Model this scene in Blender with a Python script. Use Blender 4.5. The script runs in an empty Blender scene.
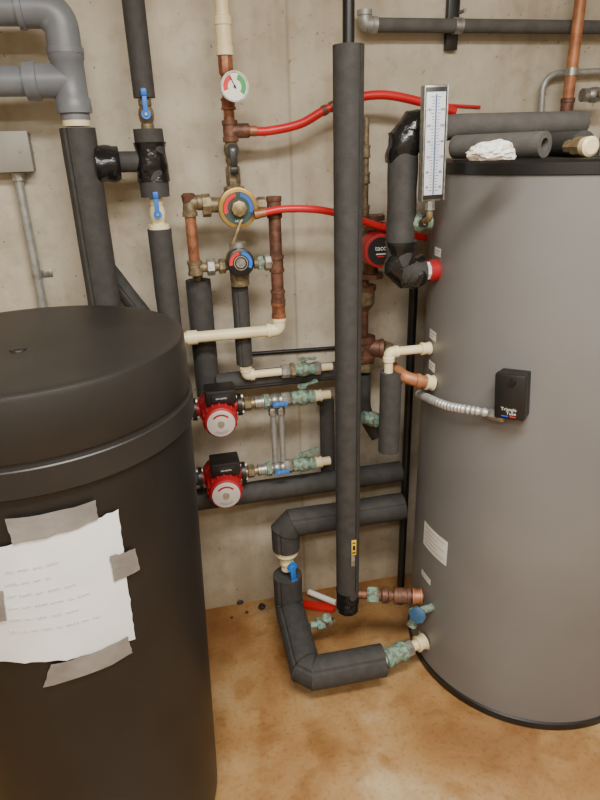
import bpy, bmesh, math, random
from mathutils import Vector, Matrix, noise
random.seed(4)
D=1.85; CEIL=2.5; FPX=600.0
CAM=Vector((0,0,1.6))
psi=math.radians(12); th=math.radians(22.5); rho=math.radians(1.8)
F0=Vector((math.sin(psi),math.cos(psi),0)); R0=Vector((math.cos(psi),-math.sin(psi),0)); Z=Vector((0,0,1))
FW=F0*math.cos(th)-Z*math.sin(th); U0=F0*math.sin(th)+Z*math.cos(th)
CR=R0*math.cos(rho)-U0*math.sin(rho); CU=R0*math.sin(rho)+U0*math.cos(rho)
def ray(px,py): return CR*((px-300)/FPX)+CU*((400-py)/FPX)+FW
def W(px,py,Y):
    d=ray(px,py); return CAM+d*((Y-CAM.y)/d.y)
def WZ(px,py,z):
    d=ray(px,py); return CAM+d*((z-CAM.z)/d.z)
def S(px,p): return px*((p-CAM).dot(FW))/FPX      # size of px pixels at p
X=Vector((1,0,0)); Y_=Vector((0,1,0)); NY=-Y_
# ---------------- materials
def lin(c): return tuple(((v/255)/12.92 if v/255<=.04045 else ((v/255+.055)/1.055)**2.4) for v in c)+(1,)
MATS={}
def M(name,c1,c2=None,rough=.5,metal=0,scale=12,bump=0,bscale=150,detail=4,lo=.35,hi=.65,coat=0):
    if name in MATS: return MATS[name]
    m=bpy.data.materials.new(name); m.use_nodes=True; nt=m.node_tree; b=nt.nodes['Principled BSDF']
    b.inputs['Roughness'].default_value=rough; b.inputs['Metallic'].default_value=metal
    if coat: b.inputs['Coat Weight'].default_value=coat
    if c2 is None: c2=tuple(min(255,v*1.15+4) for v in c1)
    tc=nt.nodes.new('ShaderNodeTexCoord'); n=nt.nodes.new('ShaderNodeTexNoise'); r=nt.nodes.new('ShaderNodeValToRGB')
    n.inputs['Scale'].default_value=scale; n.inputs['Detail'].default_value=detail
    nt.links.new(tc.outputs['Object'],n.inputs['Vector']); nt.links.new(n.outputs['Fac'],r.inputs['Fac'])
    r.color_ramp.elements[0].position=lo; r.color_ramp.elements[1].position=hi
    r.color_ramp.elements[0].color=lin(c1); r.color_ramp.elements[1].color=lin(c2)
    nt.links.new(r.outputs['Color'],b.inputs['Base Color'])
    if bump:
        n2=nt.nodes.new('ShaderNodeTexNoise'); n2.inputs['Scale'].default_value=bscale; n2.inputs['Detail'].default_value=3
        nt.links.new(tc.outputs['Object'],n2.inputs['Vector'])
        bp=nt.nodes.new('ShaderNodeBump'); bp.inputs['Strength'].default_value=bump; bp.inputs['Distance'].default_value=.004
        nt.links.new(n2.outputs['Fac'],bp.inputs['Height']); nt.links.new(bp.outputs['Normal'],b.inputs['Normal'])
    MATS[name]=m; return m
insul=M('foam_insulation',(54,53,51),(64,62,60),rough=.75,scale=40,bump=.3,bscale=240,detail=3)
insul2=M('foam_insulation_grey',(78,75,72),(90,87,83),rough=.9,scale=25,bump=.3,bscale=200)
seam=M('seam_glue',(26,26,26),(38,37,36),rough=.6)
tape=M('black_tape',(18,18,19),(30,30,30),rough=.2,scale=20,bump=.8,bscale=55)
blackp=M('black_plastic',(22,21,20),(29,27,26),rough=.45,scale=6,bump=.09,bscale=320)
lidm=M('black_lid_plastic',(31,29,27),(39,36,34),rough=.42,scale=5,bump=.07,bscale=320)
greyt=M('grey_tank_enamel',(112,110,108),(120,118,116),rough=.42,scale=3,bump=.03,bscale=300)
blk=M('black_gloss',(18,18,18),(28,27,26),rough=.4)
pvc=M('grey_pvc',(104,107,113),(118,121,126),rough=.4)
cream=M('cream_plastic',(222,205,158),(236,222,182),rough=.4)
copper=M('aged_copper',(118,72,52),(172,116,82),rough=.5,metal=.45,scale=40)
brown=M('brown_copper',(80,54,44),(126,86,66),rough=.55,metal=.35,scale=45)
orange=M('orange_copper',(150,94,62),(184,124,86),rough=.5,metal=.3,scale=30)
brass=M('aged_brass',(132,114,82),(172,154,116),rough=.45,metal=.6,scale=60)
bronze=M('bronze_cast',(104,92,72),(146,130,100),rough=.5,metal=.5,scale=70,bump=.3,bscale=300)
verd=M('verdigris',(112,112,92),(128,168,152),rough=.65,metal=.15,scale=75,bump=.5,bscale=250,lo=.4,hi=.58)
steel=M('dull_steel',(140,140,134),(178,176,168),rough=.4,metal=.7,scale=80)
galv=M('galvanised_steel',(150,150,146),(172,172,166),rough=.5,metal=.5,scale=60)
red=M('red_hose_plastic',(190,26,32),(206,34,40),rough=.35)
redp=M('red_pump_paint',(150,22,30),(174,30,38),rough=.45)
blue=M('blue_handle',(24,96,190),(40,120,215),rough=.4)
white=M('white_plastic',(225,222,212),(238,236,228),rough=.5)
yellow=M('yellow_tag',(222,176,40),(236,196,60),rough=.5)
paper=M('paper',(222,223,222),(232,233,232),rough=.8,scale=8,bump=.2,bscale=12)
ducttape=M('duct_tape',(116,112,108),(136,132,127),rough=.45,scale=14,bump=.3,bscale=60)
ink=M('pencil_ink',(188,190,200),(200,202,209),rough=.8)
dark=M('dark_ink',(25,25,28),rough=.6)
gold=M('gold_dial',(158,128,64),(190,158,92),rough=.35,metal=.7)
redi=M('red_ink',(200,30,30),rough=.5); greeni=M('green_ink',(40,140,70),rough=.5)
greyi=M('grey_print',(150,148,146),rough=.7)
cloth=M('white_cloth',(215,212,205),(232,230,224),rough=.9,scale=30,bump=.3,bscale=60)
boxg=M('grey_box_paint',(140,136,126),(152,148,138),rough=.5)
# ---------------- geometry
def frame(ax):
    ax=ax.normalized(); h=Z if abs(ax.z)<.9 else X
    a=ax.cross(h).normalized(); return a,ax.cross(a).normalized(),ax
def lathe(prof,base,axis,seg=28,closed=False,phase=0):
    a,b,c=frame(axis); v=[];f=[]
    n=len(prof)
    for h,r in prof:
        for i in range(seg):
            t=2*math.pi*i/seg+phase; v.append(base+c*h+(a*math.cos(t)+b*math.sin(t))*max(r,1e-5))
    rows=n if closed else n-1
    for k in range(rows):
        k2=(k+1)%n
        for i in range(seg):
            j=(i+1)%seg; f.append((k*seg+i,k*seg+j,k2*seg+j,k2*seg+i))
    if not closed:
        f.append(tuple(range(seg))[::-1]); f.append(tuple((n-1)*seg+i for i in range(seg)))
    return v,f
def fillet(pts,br,n=8):
    if len(pts)<3 or br<=0: return [p.copy() for p in pts]
    out=[pts[0].copy()]
    for i in range(1,len(pts)-1):
        a,c,b=pts[i-1],pts[i],pts[i+1]
        t=min(br,(a-c).length*.48,(b-c).length*.48)
        p0=c+(a-c).normalized()*t; p2=c+(b-c).normalized()*t
        for k in range(n+1):
            s=k/n; out.append(p0*(1-s)**2+c*2*s*(1-s)+p2*s*s)
    out.append(pts[-1].copy()); return out
def catmull(pts,n=10):
    P=[pts[0]*2-pts[1]]+pts+[pts[-1]*2-pts[-2]]; out=[]
    for i in range(1,len(P)-2):
        for k in range(n):
            t=k/n; a,b,c,d=P[i-1],P[i],P[i+1],P[i+2]
            out.append(.5*((2*b)+(c-a)*t+(2*a-5*b+4*c-d)*t*t+(3*b-a-3*c+d)*t**3))
    out.append(pts[-1].copy()); return out
def resample(pts,step):
    out=[pts[0]]
    for a,b in zip(pts,pts[1:]):
        n=max(1,int((b-a).length/step))
        for k in range(1,n+1): out.append(a.lerp(b,k/n))
    return out
def sweep(pts,r,seg=20,lump=0,rf=None,step=.02,groove=None,nf=14):
    if lump: pts=resample(pts,step)
    q=[pts[0]]
    for p in pts[1:]:
        if (p-q[-1]).length>1e-5: q.append(p)
    pts=q; n=len(pts); T=[]
    for i in range(n):
        a=pts[max(0,i-1)]; b=pts[min(n-1,i+1)]; T.append((b-a).normalized())
    u,w,_=frame(T[0]); v=[];f=[]
    sd=random.random()*50
    for i in range(n):
        if i: 
            u=(u-T[i]*u.dot(T[i])).normalized()
        w=T[i].cross(u)
        rr=r if rf is None else rf(i,n)
        for k in range(seg):
            t=2*math.pi*k/seg; d=u*math.cos(t)+w*math.sin(t)
            q_=rr
            if lump: q_*=1+lump*noise.noise(pts[i]*nf+d*.6+Vector((sd,0,0)))
            if groove is not None and k==groove: q_*=.93
            v.append(pts[i]+d*q_)
    for i in range(n-1):
        for k in range(seg):
            j=(k+1)%seg; f.append((i*seg+k,i*seg+j,(i+1)*seg+j,(i+1)*seg+k))
    f.append(tuple(range(seg))[::-1]); f.append(tuple((n-1)*seg+k for k in range(seg)))
    return v,f
def mitre(pts,r,seg=40,lump=.02,groove=None,kink=.035,step=.02,nf=14):
    out=[pts[0]]
    for i in range(1,len(pts)-1):
        a,c,b=pts[i-1],pts[i],pts[i+1]
        out+= [c+(a-c).normalized()*kink, c+(b-c).normalized()*kink]
    out.append(pts[-1])
    v=[];f=[]
    P=[];N=[];SEG=[]
    for i in range(len(out)-1):
        d=(out[i+1]-out[i]); L=d.length; n=max(1,int(L/step))
        for k in range(n+(1 if i==len(out)-2 else 0)):
            P.append(out[i]+d*(k/n)); 
            if k==0 and i>0: N.append(((out[i]-out[i-1]).normalized()+d.normalized()).normalized())
            else: N.append(d.normalized())
            SEG.append(d.normalized())
    u,_,_=frame(SEG[0]); sd=random.random()*50
    prev=SEG[0]
    for i,p in enumerate(P):
        t=SEG[i]
        if (t-prev).length>1e-6: 
            u=prev.rotation_difference(t)@u
        u=(u-t*u.dot(t)).normalized()
        w=t.cross(u); prev=t
        for k in range(seg):
            an=2*math.pi*k/seg; dv=u*math.cos(an)+w*math.sin(an)
            q_=r*(1+lump*noise.noise(p*nf+dv*.6+Vector((sd,0,0))))
            if groove is not None and k==groove: q_*=.93
            pos=dv*q_
            nn=N[i]; s=-(pos.dot(nn))/(t.dot(nn)) if abs(t.dot(nn))>1e-4 else 0
            v.append(p+pos+t*s)
    n=len(P)
    for i in range(n-1):
        for k in range(seg):
            j=(k+1)%seg; f.append((i*seg+k,i*seg+j,(i+1)*seg+j,(i+1)*seg+k))
    f.append(tuple(range(seg))[::-1]); f.append(tuple((n-1)*seg+k for k in range(seg)))
    return v,f
def box(c,sx,sy,sz,ax=X,ay=Y_,az=Z,bev=.003,seg=2):
    bm=bmesh.new(); bmesh.ops.create_cube(bm,size=1)
    for q in bm.verts: q.co=Vector((q.co.x*sx,q.co.y*sy,q.co.z*sz))
    if bev: bmesh.ops.bevel(bm,geom=bm.edges[:],offset=min(bev,.45*min(sx,sy,sz)),segments=seg,affect='EDGES',profile=.5)
    v=[c+ax*q.co.x+ay*q.co.y+az*q.co.z for q in bm.verts]; bm.verts.index_update()
    f=[tuple(q.index for q in fc.verts) for fc in bm.faces]; bm.free(); return v,f
def disc(c,n,r,seg=28,th=.002):
    return lathe([(0,r),(th,r)],c,n,seg)
def arcband(c,n,up,r0,r1,a0,a1,k=16,th=.001):
    rt=up.cross(n).normalized()*1.0; v=[];f=[]
    for i in range(k+1):
        t=math.radians(a0+(a1-a0)*i/k); d=rt*math.sin(t)*-1+up*math.cos(t)
        v+= [c+d*r0+n*th,c+d*r1+n*th]
    for i in range(k): f.append((2*i,2*i+1,2*i+3,2*i+2))
    return v,f
def text(s,c,right,up,size):
    cu=bpy.data.curves.new('t','FONT'); cu.body=s; cu.size=size; cu.align_x='CENTER'; cu.align_y='CENTER'; cu.extrude=.0002
    o=bpy.data.objects.new('t',cu); bpy.context.scene.collection.objects.link(o)
    dg=bpy.context.evaluated_depsgraph_get(); me=bpy.data.meshes.new_from_object(o.evaluated_get(dg))
    n=right.cross(up)
    v=[c+right*q.co.x+up*q.co.y+n*q.co.z for q in me.vertices]; f=[tuple(p.vertices) for p in me.polygons]
    bpy.data.objects.remove(o); bpy.data.meshes.remove(me); bpy.data.curves.remove(cu); return v,f
def mkobj(name,geos,origin,ang=35):
    if not isinstance(geos,list): geos=[geos]
    v=[];f=[];mi=[];ms=[]
    for (gv,gf),m in geos:
        if m not in ms: ms.append(m)
        o=len(v); v+=[p-origin for p in gv]
        for q in gf: f.append(tuple(i+o for i in q)); mi.append(ms.index(m))
    me=bpy.data.meshes.new(name); me.from_pydata(v,[],f); 
    for m in ms: me.materials.append(m)
    me.polygons.foreach_set('material_index',mi)
    bm=bmesh.new(); bm.from_mesh(me); bmesh.ops.recalc_face_normals(bm,faces=bm.faces[:]) if len(bm.faces)<60000 else None; bm.to_mesh(me); bm.free()
    me.shade_smooth(); me.set_sharp_from_angle(angle=math.radians(ang))
    ob=bpy.data.objects.new(name,me); bpy.context.scene.collection.objects.link(ob); return ob
class Thing:
    def __init__(s,name,label,cat,origin,group=None):
        s.o=bpy.data.objects.new(name,None); s.o.empty_display_size=.05; s.o.location=origin; s.org=origin.copy()
        bpy.context.scene.collection.objects.link(s.o); s.o['label']=label; s.o['category']=cat
        if group: s.o['group']=group
    def add(s,name,geos,label=None,parent=None,ang=35):
        ob=mkobj(name,geos,s.org,ang); ob.parent=parent or s.o
        if label: ob['label']=label
        return ob
def single(name,label,cat,geos,origin=None,group=None):
    o=origin or (geos[0][0][0][0] if isinstance(geos,list) else geos[0][0][0])
    ob=mkobj(name,geos,o); ob.location=o; ob['label']=label; ob['category']=cat
    if group: ob['group']=group
    return ob
def seg_geo(p0,p1,r,kind):
    L=(p1-p0).length; a=p1-p0
    if kind=='pipe': return lathe([(0,r),(L,r)],p0,a)
    if kind=='hex': return lathe([(0,r*.86),(L*.12,r),(L*.88,r),(L,r*.86)],p0,a,seg=6,phase=.3)
    if kind=='oct': return lathe([(0,r*.9),(L*.12,r),(L*.88,r),(L,r*.9)],p0,a,seg=8,phase=.2)
    if kind=='coup': return lathe([(0,r*.92),(.001,r),(L*.22,r),(L*.25,r*.9),(L*.75,r*.9),(L*.78,r),(L-.001,r),(L,r*.92)],p0,a)
    if kind=='bulge': return lathe([(0,r*.7),(L*.2,r*.75),(L*.3,r),(L*.7,r),(L*.8,r*.75),(L,r*.7)],p0,a)
def chain(t,p0,p1,specs):
    for (a,b,r,m,k,nm) in specs:
        t.add(nm,[(seg_geo(p0.lerp(p1,a),p0.lerp(p1,b),r,k),m)])
def elbow_geo(a,c,b,r,L=.03,mat=None,collar=1.18):
    d1=(a-c).normalized(); d2=(b-c).normalized()
    q=fillet([c+d1*L,c,c+d2*L],L*.75)
    return [(sweep(q,r*1.05),mat),(lathe([(0,r*collar),(.012,r*collar),(.014,r*1.02)],c+d1*(L+.004),-d1),mat),(lathe([(0,r*collar),(.012,r*collar),(.014,r*1.02)],c+d2*(L+.004),-d2),mat)]
def ball_valve(c,axis,stem,r,bm,hm,label,L=.07,hl=.07,hdir=None,group='ball valves',hw=.014):
    axis=axis.normalized(); stem=stem.normalized(); t=Thing('ball_valve',label,'valve',c,group)
    p0=c-axis*L/2
    t.add('valve_body',[(lathe([(0,r*1.15),(L*.2,r*1.15),(L*.22,r),(L*.32,r*1.25),(L*.5,r*1.4),(L*.68,r*1.25),(L*.78,r),(L*.8,r*1.15),(L,r*1.15)],p0,axis,seg=20),bm),
      (lathe([(0,r*.5),(r*1.4+.008,r*.5)],c,stem,16),bm)])
    hd=(hdir or axis).normalized(); sd=hd.cross(stem).normalized(); b=c+stem*(r*1.4+.009)
    t.add('lever_handle',[(lathe([(0,hw*.75),(.006,hw*.75)],b-stem*.002,stem,16),hm),
      (box(b+hd*hl*.42+stem*.004,hl,hw*.8,.005,hd,sd,stem,.002),hm),(box(b+hd*hl*.85+stem*.006,hl*.3,hw,.008,hd,sd,stem,.003),hm),
      (lathe([(0,.004),(.009,.004)],b,stem,6),steel)])
    return t
def ringcut(c,t,nn,r,w=.0016,seg=40):
    u,v_,_=frame(t); v=[];f=[]
    for o in (-w,w):
        for k in range(seg):
            an=2*math.pi*k/seg; pos=(u*math.cos(an)+v_*math.sin(an))*r
            s=-(pos.dot(nn))/(t.dot(nn)); v.append(c+pos+t*(s+o))
    for k in range(seg):
        j=(k+1)%seg; f.append((k,j,seg+j,seg+k))
    return v,f
def ipipe(label,pts,r,br=.06,core=None,coremat=None,ext=(0,0),lump=.03,mat=None,name='insulated_pipe',mit=False,groove=None):
    q=fillet(pts,br); t=Thing(name,label,'insulated pipe',min(pts,key=lambda p:p.z),None)
    gr_=random.randrange(40) if groove is None else groove
    t.add('foam_insulation',[(mitre(pts,r,40,lump,gr_,br) if mit else sweep(q,r,40,lump,groove=gr_),mat or insul)],ang=22)
    if mit:
        for i in range(1,len(pts)-1):
            for e in (pts[i-1],pts[i+1]):
                d=(e-pts[i]).normalized(); o_=pts[i+1] if e is pts[i-1] else pts[i-1]
                ch=((pts[i]+(o_-pts[i]).normalized()*br)-(pts[i]+d*br)).normalized()
                nn=(d-ch).normalized()
                t.add('glued_joint',[(ringcut(pts[i]+d*br,d,nn,r*1.012),seam)])
    if core:
        d0=(q[0]-q[1]).normalized(); d1=(q[-1]-q[-2]).normalized()
        q2=[q[0]+d0*ext[0]]+q+[q[-1]+d1*ext[1]]
        t.add('inner_pipe',[(sweep(q2,core,16),coremat or brown)])
    return t
def band(t,p,ax,r,w=.02,m=None,nm='tape_band'):
    ax=ax.normalized(); a=p-ax*w/2; b=p+ax*w/2
    t.add(nm,[(sweep([a,b],r,32,.07 if w>.04 else .02,step=.006,nf=35),m or tape)])
# ---------------- room
def plane(name,vs,mat):
    me=bpy.data.meshes.new(name); me.from_pydata(vs,[],[(0,1,2,3)]); me.materials.append(mat)
    o=bpy.data.objects.new(name,me); bpy.context.scene.collection.objects.link(o); o['kind']='structure'; return o
def concrete():
    m=bpy.data.materials.new('concrete_wall'); m.use_nodes=True; nt=m.node_tree; N=nt.nodes; L=nt.links; b=N['Principled BSDF']
    b.inputs['Roughness'].default_value=.85
    tc=N.new('ShaderNodeTexCoord')
    def nz(scale,detail,sc=(1,1,1)):
        mp=N.new('ShaderNodeMapping'); mp.inputs['Scale'].default_value=sc; L.new(tc.outputs['Object'],mp.inputs['Vector'])
        n=N.new('ShaderNodeTexNoise'); n.inputs['Scale'].default_value=scale; n.inputs['Detail'].default_value=detail; L.new(mp.outputs[0],n.inputs['Vector']); return n
    def ramp(src,p0,c0,p1,c1):
        r=N.new('ShaderNodeValToRGB'); e=r.color_ramp.elements; e[0].position=p0;e[0].color=c0;e[1].position=p1;e[1].color=c1; L.new(src,r.inputs['Fac']); return r
    def mix(a,b_,f=None,fv=1,mode='MULTIPLY'):
        x=N.new('ShaderNodeMix'); x.data_type='RGBA'; x.blend_type=mode; x.inputs[0].default_value=fv
        if f: L.new(f,x.inputs[0])
        L.new(a,x.inputs[6]); L.new(b_,x.inputs[7]); return x.outputs[2]
    base=ramp(nz(2.4,7).outputs['Fac'],.32,lin((180,170,150)),.68,lin((204,195,176)))
    bl=ramp(nz(6,9).outputs['Fac'],.36,(.85,.83,.80,1),.56,(1,1,1,1))
    st=ramp(nz(4,6,(2.8,1,.4)).outputs['Fac'],.34,(.86,.83,.79,1),.5,(1,1,1,1))
    c=mix(base.outputs[0],bl.outputs[0]); c=mix(c,st.outputs[0])
    sp=ramp(nz(30,6).outputs['Fac'],.3,(.88,.86,.84,1),.5,(1,1,1,1)); c=mix(c,sp.outputs[0])
    pit=ramp(nz(75,2).outputs['Fac'],.25,(.55,.52,.48,1),.30,(1,1,1,1)); c=mix(c,pit.outputs[0])
    sx=N.new('ShaderNodeSeparateXYZ'); L.new(tc.outputs['Object'],sx.inputs[0])
    last=c
    xj=W(288,60,D).x
    s=N.new('ShaderNodeMath'); s.operation='SUBTRACT'; L.new(sx.outputs['X'],s.inputs[0]); s.inputs[1].default_value=xj
    a=N.new('ShaderNodeMath'); a.operation='ABSOLUTE'; L.new(s.outputs[0],a.inputs[0])
    r=ramp(a.outputs[0],.001,(.74,.71,.67,1),.006,(1,1,1,1)); last=mix(last,r.outputs[0])
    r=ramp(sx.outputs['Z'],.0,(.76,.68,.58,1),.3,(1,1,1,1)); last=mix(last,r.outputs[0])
    L.new(last,b.inputs['Base Color'])
    bp=N.new('ShaderNodeBump'); bp.inputs['Strength'].default_value=.35; bp.inputs['Distance'].default_value=.005
    L.new(nz(36,10).outputs['Fac'],bp.inputs['Height']); L.new(bp.outputs[0],b.inputs['Normal']); return m
def floorm():
    m=bpy.data.materials.new('stained_floor'); m.use_nodes=True; nt=m.node_tree; N=nt.nodes; L=nt.links; b=N['Principled BSDF']
    tc=N.new('ShaderNodeTexCoord')
    def nz(s,d,dist=0):
        n=N.new('ShaderNodeTexNoise'); n.inputs['Scale'].default_value=s; n.inputs['Detail'].default_value=d; n.inputs['Distortion'].default_value=dist; L.new(tc.outputs['Object'],n.inputs['Vector']); return n.outputs['Fac']
    def mul(a,b_,f):
        x=N.new('ShaderNodeMix'); x.data_type='RGBA'; x.blend_type='MULTIPLY'; x.inputs[0].default_value=f; L.new(a,x.inputs[6]); L.new(b_,x.inputs[7]); return x.outputs[2]
    def rp(src,p0,c0,p1,c1):
        r=N.new('ShaderNodeValToRGB'); e=r.color_ramp.elements; e[0].position=p0; e[0].color=c0; e[1].position=p1; e[1].color=c1; L.new(src,r.inputs['Fac']); return r.outputs[0]
    r=N.new('ShaderNodeValToRGB'); e=r.color_ramp.elements; e[0].position=.3; e[0].color=lin((142,102,62)); e[1].position=.72; e[1].color=lin((198,176,140))
    q=e.new(.44); q.color=lin((158,120,76)); q=e.new(.56); q.color=lin((172,138,94)); L.new(nz(3.2,9,.5),r.inputs['Fac'])
    c=mul(r.outputs[0],rp(nz(12,9,.4),.34,(.74,.64,.52,1),.5,(1,1,1,1)),.7)
    c=mul(c,rp(nz(80,5),.32,(.72,.66,.58,1),.48,(1,1,1,1)),.6)
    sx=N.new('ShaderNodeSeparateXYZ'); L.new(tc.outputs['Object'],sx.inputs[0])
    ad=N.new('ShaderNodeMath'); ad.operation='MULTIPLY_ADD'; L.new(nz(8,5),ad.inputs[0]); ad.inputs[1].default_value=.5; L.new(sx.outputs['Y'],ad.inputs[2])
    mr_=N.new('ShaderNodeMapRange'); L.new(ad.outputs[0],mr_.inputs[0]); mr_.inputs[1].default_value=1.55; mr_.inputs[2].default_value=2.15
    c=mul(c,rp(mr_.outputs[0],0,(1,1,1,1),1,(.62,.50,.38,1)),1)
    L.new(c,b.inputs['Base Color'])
    rr=N.new('ShaderNodeMapRange'); rr.inputs[1].default_value=.38; rr.inputs[2].default_value=.62; rr.inputs[3].default_value=.14; rr.inputs[4].default_value=.42; L.new(nz(4,5),rr.inputs[0]); L.new(rr.outputs[0],b.inputs['Roughness'])
    bp=N.new('ShaderNodeBump'); bp.inputs['Strength'].default_value=.15; bp.inputs['Distance'].default_value=.004; L.new(nz(60,6),bp.inputs['Height']); L.new(bp.outputs[0],b.inputs['Normal']); return m
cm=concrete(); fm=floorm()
x0,x1,y0=-1.9,2.3,-1.6
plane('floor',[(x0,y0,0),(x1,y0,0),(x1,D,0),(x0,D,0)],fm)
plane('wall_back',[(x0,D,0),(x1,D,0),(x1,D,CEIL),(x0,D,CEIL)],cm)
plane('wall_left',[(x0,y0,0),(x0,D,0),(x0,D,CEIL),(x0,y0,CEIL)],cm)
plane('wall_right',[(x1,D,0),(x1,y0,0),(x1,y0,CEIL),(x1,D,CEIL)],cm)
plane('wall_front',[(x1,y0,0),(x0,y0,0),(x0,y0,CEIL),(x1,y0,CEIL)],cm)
plane('ceiling',[(x0,D,CEIL),(x1,D,CEIL),(x1,y0,CEIL),(x0,y0,CEIL)],M('ceiling_paint',(184,180,170),(196,192,182),rough=.9))
# ---------------- storage tank
TC=Vector((1.066,1.442,0)); TR=.377; TH=1.57
def T(px,py,R=TR):
    d=ray(px,py); a=d.x**2+d.y**2; ox,oy=CAM.x-TC.x,CAM.y-TC.y; b=2*(ox*d.x+oy*d.y); c=ox*ox+oy*oy-R*R
    disc_=b*b-4*a*c
    t=(-b-math.sqrt(max(disc_,0)))/(2*a); return CAM+d*t
def TN(p): return Vector((p.x-TC.x,p.y-TC.y,0)).normalized()
t=Thing('water_storage_tank','tall cylindrical grey enamel water storage tank with black rims','water tank',TC.copy())
t.add('tank_body',[(lathe([(.03,TR),(TH-.03,TR)],TC,Z,128),greyt)])
t.add('base_rim',[(lathe([(0,TR-.008),(.004,TR+.004),(.026,TR+.005),(.03,TR+.001)],TC,Z,128),blk)],'black base rim')
t.add('top_cap',[(lathe([(TH-.031,TR+.001),(TH-.029,TR+.005),(TH-.006,TR+.005),(TH,TR-.004),(TH+.002,TR*.5)],TC,Z,128),blk)],'black top cap')
def patch(C,Rf,ang0,ang1,za,zb,off=.0012,nu=10,nv=4,sk=0):
    v=[];f=[]
    for j in range(nv+1):
        for i in range(nu+1):
            a=ang0+(ang1-ang0)*i/nu; z=za+(zb-za)*j/nv+sk*i/nu; r=Rf(z)+off
            v.append(Vector((C.x+math.cos(a)*r,C.y+math.sin(a)*r,z)))
    for j in range(nv):
        for i in range(nu):
            k=j*(nu+1)+i; f.append((k,k+1,k+nu+2,k+nu+1))
    return v,f
def tanklabel(px,py,w,h,lines=2,label='small white printed sticker',sk=0):
    p=T(px,py); a=math.atan2(p.y-TC.y,p.x-TC.x); da=w/TR/2
    g=[(patch(TC,lambda z:TR,a-da,a+da,p.z-h/2,p.z+h/2,sk=sk),white)]
    for i in range(lines):
        z=p.z+h/2-h*(i+1)/(lines+1); th_=min(.0012,h*.05); g.append((patch(TC,lambda z:TR,a-da*.8,a+da*(.8 if i%2==0 else .3),z-th_,z+th_,off=.0018,sk=sk*.8),greyi))
    t.add('sticker',g,label)
tanklabel(438,252,.045,.022); tanklabel(433,335,.05,.026); tanklabel(432,366,.045,.026); tanklabel(426,577,.06,.022); tanklabel(424,640,.07,.022)
tanklabel(434,543,.125,.085,5,'pale rating sticker with faint print')
# control box
p=T(516,391); n=TN(p); tz=Vector((0,0,1)); tx=tz.cross(n).normalized()
rt=-tx if tx.dot(CR)<0 else tx
ang=math.radians(-4); up=(tz*math.cos(ang)+rt*math.sin(ang)).normalized(); rr_=up.cross(n).normalized(); rr_=rr_ if rr_.dot(CR)>0 else -rr_
cb=Thing('thermostat_control_box','small black plastic thermostat box fixed to the grey tank','control box',p)
bw=S(28,p); bh=S(45,p)*1.02
cb.add('box_body',[(box(p+n*.012,bw,.026,bh,rr_,n,up,.003),blackp)])
cb.add('box_cover',[(box(p+n*.037,bw*1.06,.026,bh*1.03,rr_,n,up,.005),blackp)])
cb.add('dial_knob',[(lathe([(0,.008),(.006,.007)],p+n*.05+up*bh*.36+rr_*bw*.1,n),blk)])
f_=p+n*.0505; offw=M('off_white_print',(190,190,188),rough=.5)
cb.add('printed_logo',[(text('Triangle',f_-up*bh*.27,rr_,up,.0112),offw),(text('Tube',f_-up*bh*.36+rr_*.006,rr_,up,.0112),offw),(box(f_-up*bh*.43-rr_*.009,.016,.0006,.0025,rr_,n,up,0),M('blue_ink',(30,70,180),rough=.5)),(box(f_-up*bh*.43+rr_*.010,.014,.0006,.0025,rr_,n,up,0),redi)])
cpts=[T(419,394,TR+.012),T(430,399,TR+.032),T(448,406,TR+.036),T(470,410,TR+.034),T(488,413,TR+.026),T(505,417,TR+.022)]
cp=resample(catmull(cpts,14),.0016)
fx=Thing('flexible_conduit','ribbed silver metal flexible conduit running to the thermostat box','conduit',cp[0].copy())
fx.add('ribbed_hose',[(sweep(cp,.010,16,rf=lambda i,n:.0102+.0018*math.sin(i*1.0)),M('bright_flex_metal',(165,165,162),(190,190,186),rough=.4,metal=.5))])
fx.add('end_connector',[(seg_geo(cp[-14],cp[-1],.0145,'oct'),steel)]); 
# ---------------- brine tank
BC=Vector((-.28,1.184,0)); 
def BR(z): return .262+(.296-.262)*min(1,z/1.1)
b_=Thing('brine_tank','large round black plastic salt tank with a stepped lid','salt tank',BC.copy())
BH=1.282
b_.add('tank_body',[(lathe([(0,BR(0)-.012),(.006,BR(0)-.003),(.02,BR(0))]+[(z/10,BR(z/10)) for z in range(1,11)]+[(1.11,.296)],BC,Z,128),blackp)])
LR=.300
lid=b_.add('lid',[(lathe([(BH-.170,.296),(BH-.1695,LR+.002),(BH-.168,LR+.004),(BH-.122,LR+.004),(BH-.120,LR+.002),(BH-.119,LR-.004),(BH-.112,LR-.005),(BH-.111,LR-.001),(BH-.108,LR+.0005),(BH-.010,LR-.001),(BH-.004,LR-.003),(BH-.001,LR-.007),(BH,LR-.012),(BH-.0005,LR-.03),(BH,.20),(BH+.001,.10),(BH+.001,.001)],BC,Z,128),lidm)],'black flat lid with a grooved rim',ang=28)
kp=WZ(18,350,BH+.001)
b_.add('lid_plug',[(lathe([(-.003,.016),(.002,.014),(.003,.008)],kp,Z),blk)],parent=lid)
def B(px,py):
    d=ray(px,py); R=.27
    for _ in range(10):
        a=d.x**2+d.y**2; ox,oy=CAM.x-BC.x,CAM.y-BC.y; bb=2*(ox*d.x+oy*d.y); c=ox*ox+oy*oy-R*R
        tt=(-bb-math.sqrt(max(0,bb*bb-4*a*c)))/(2*a); p=CAM+d*tt; R=BR(p.z)
    return math.atan2(p.y-BC.y,p.x-BC.x),p.z
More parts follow.
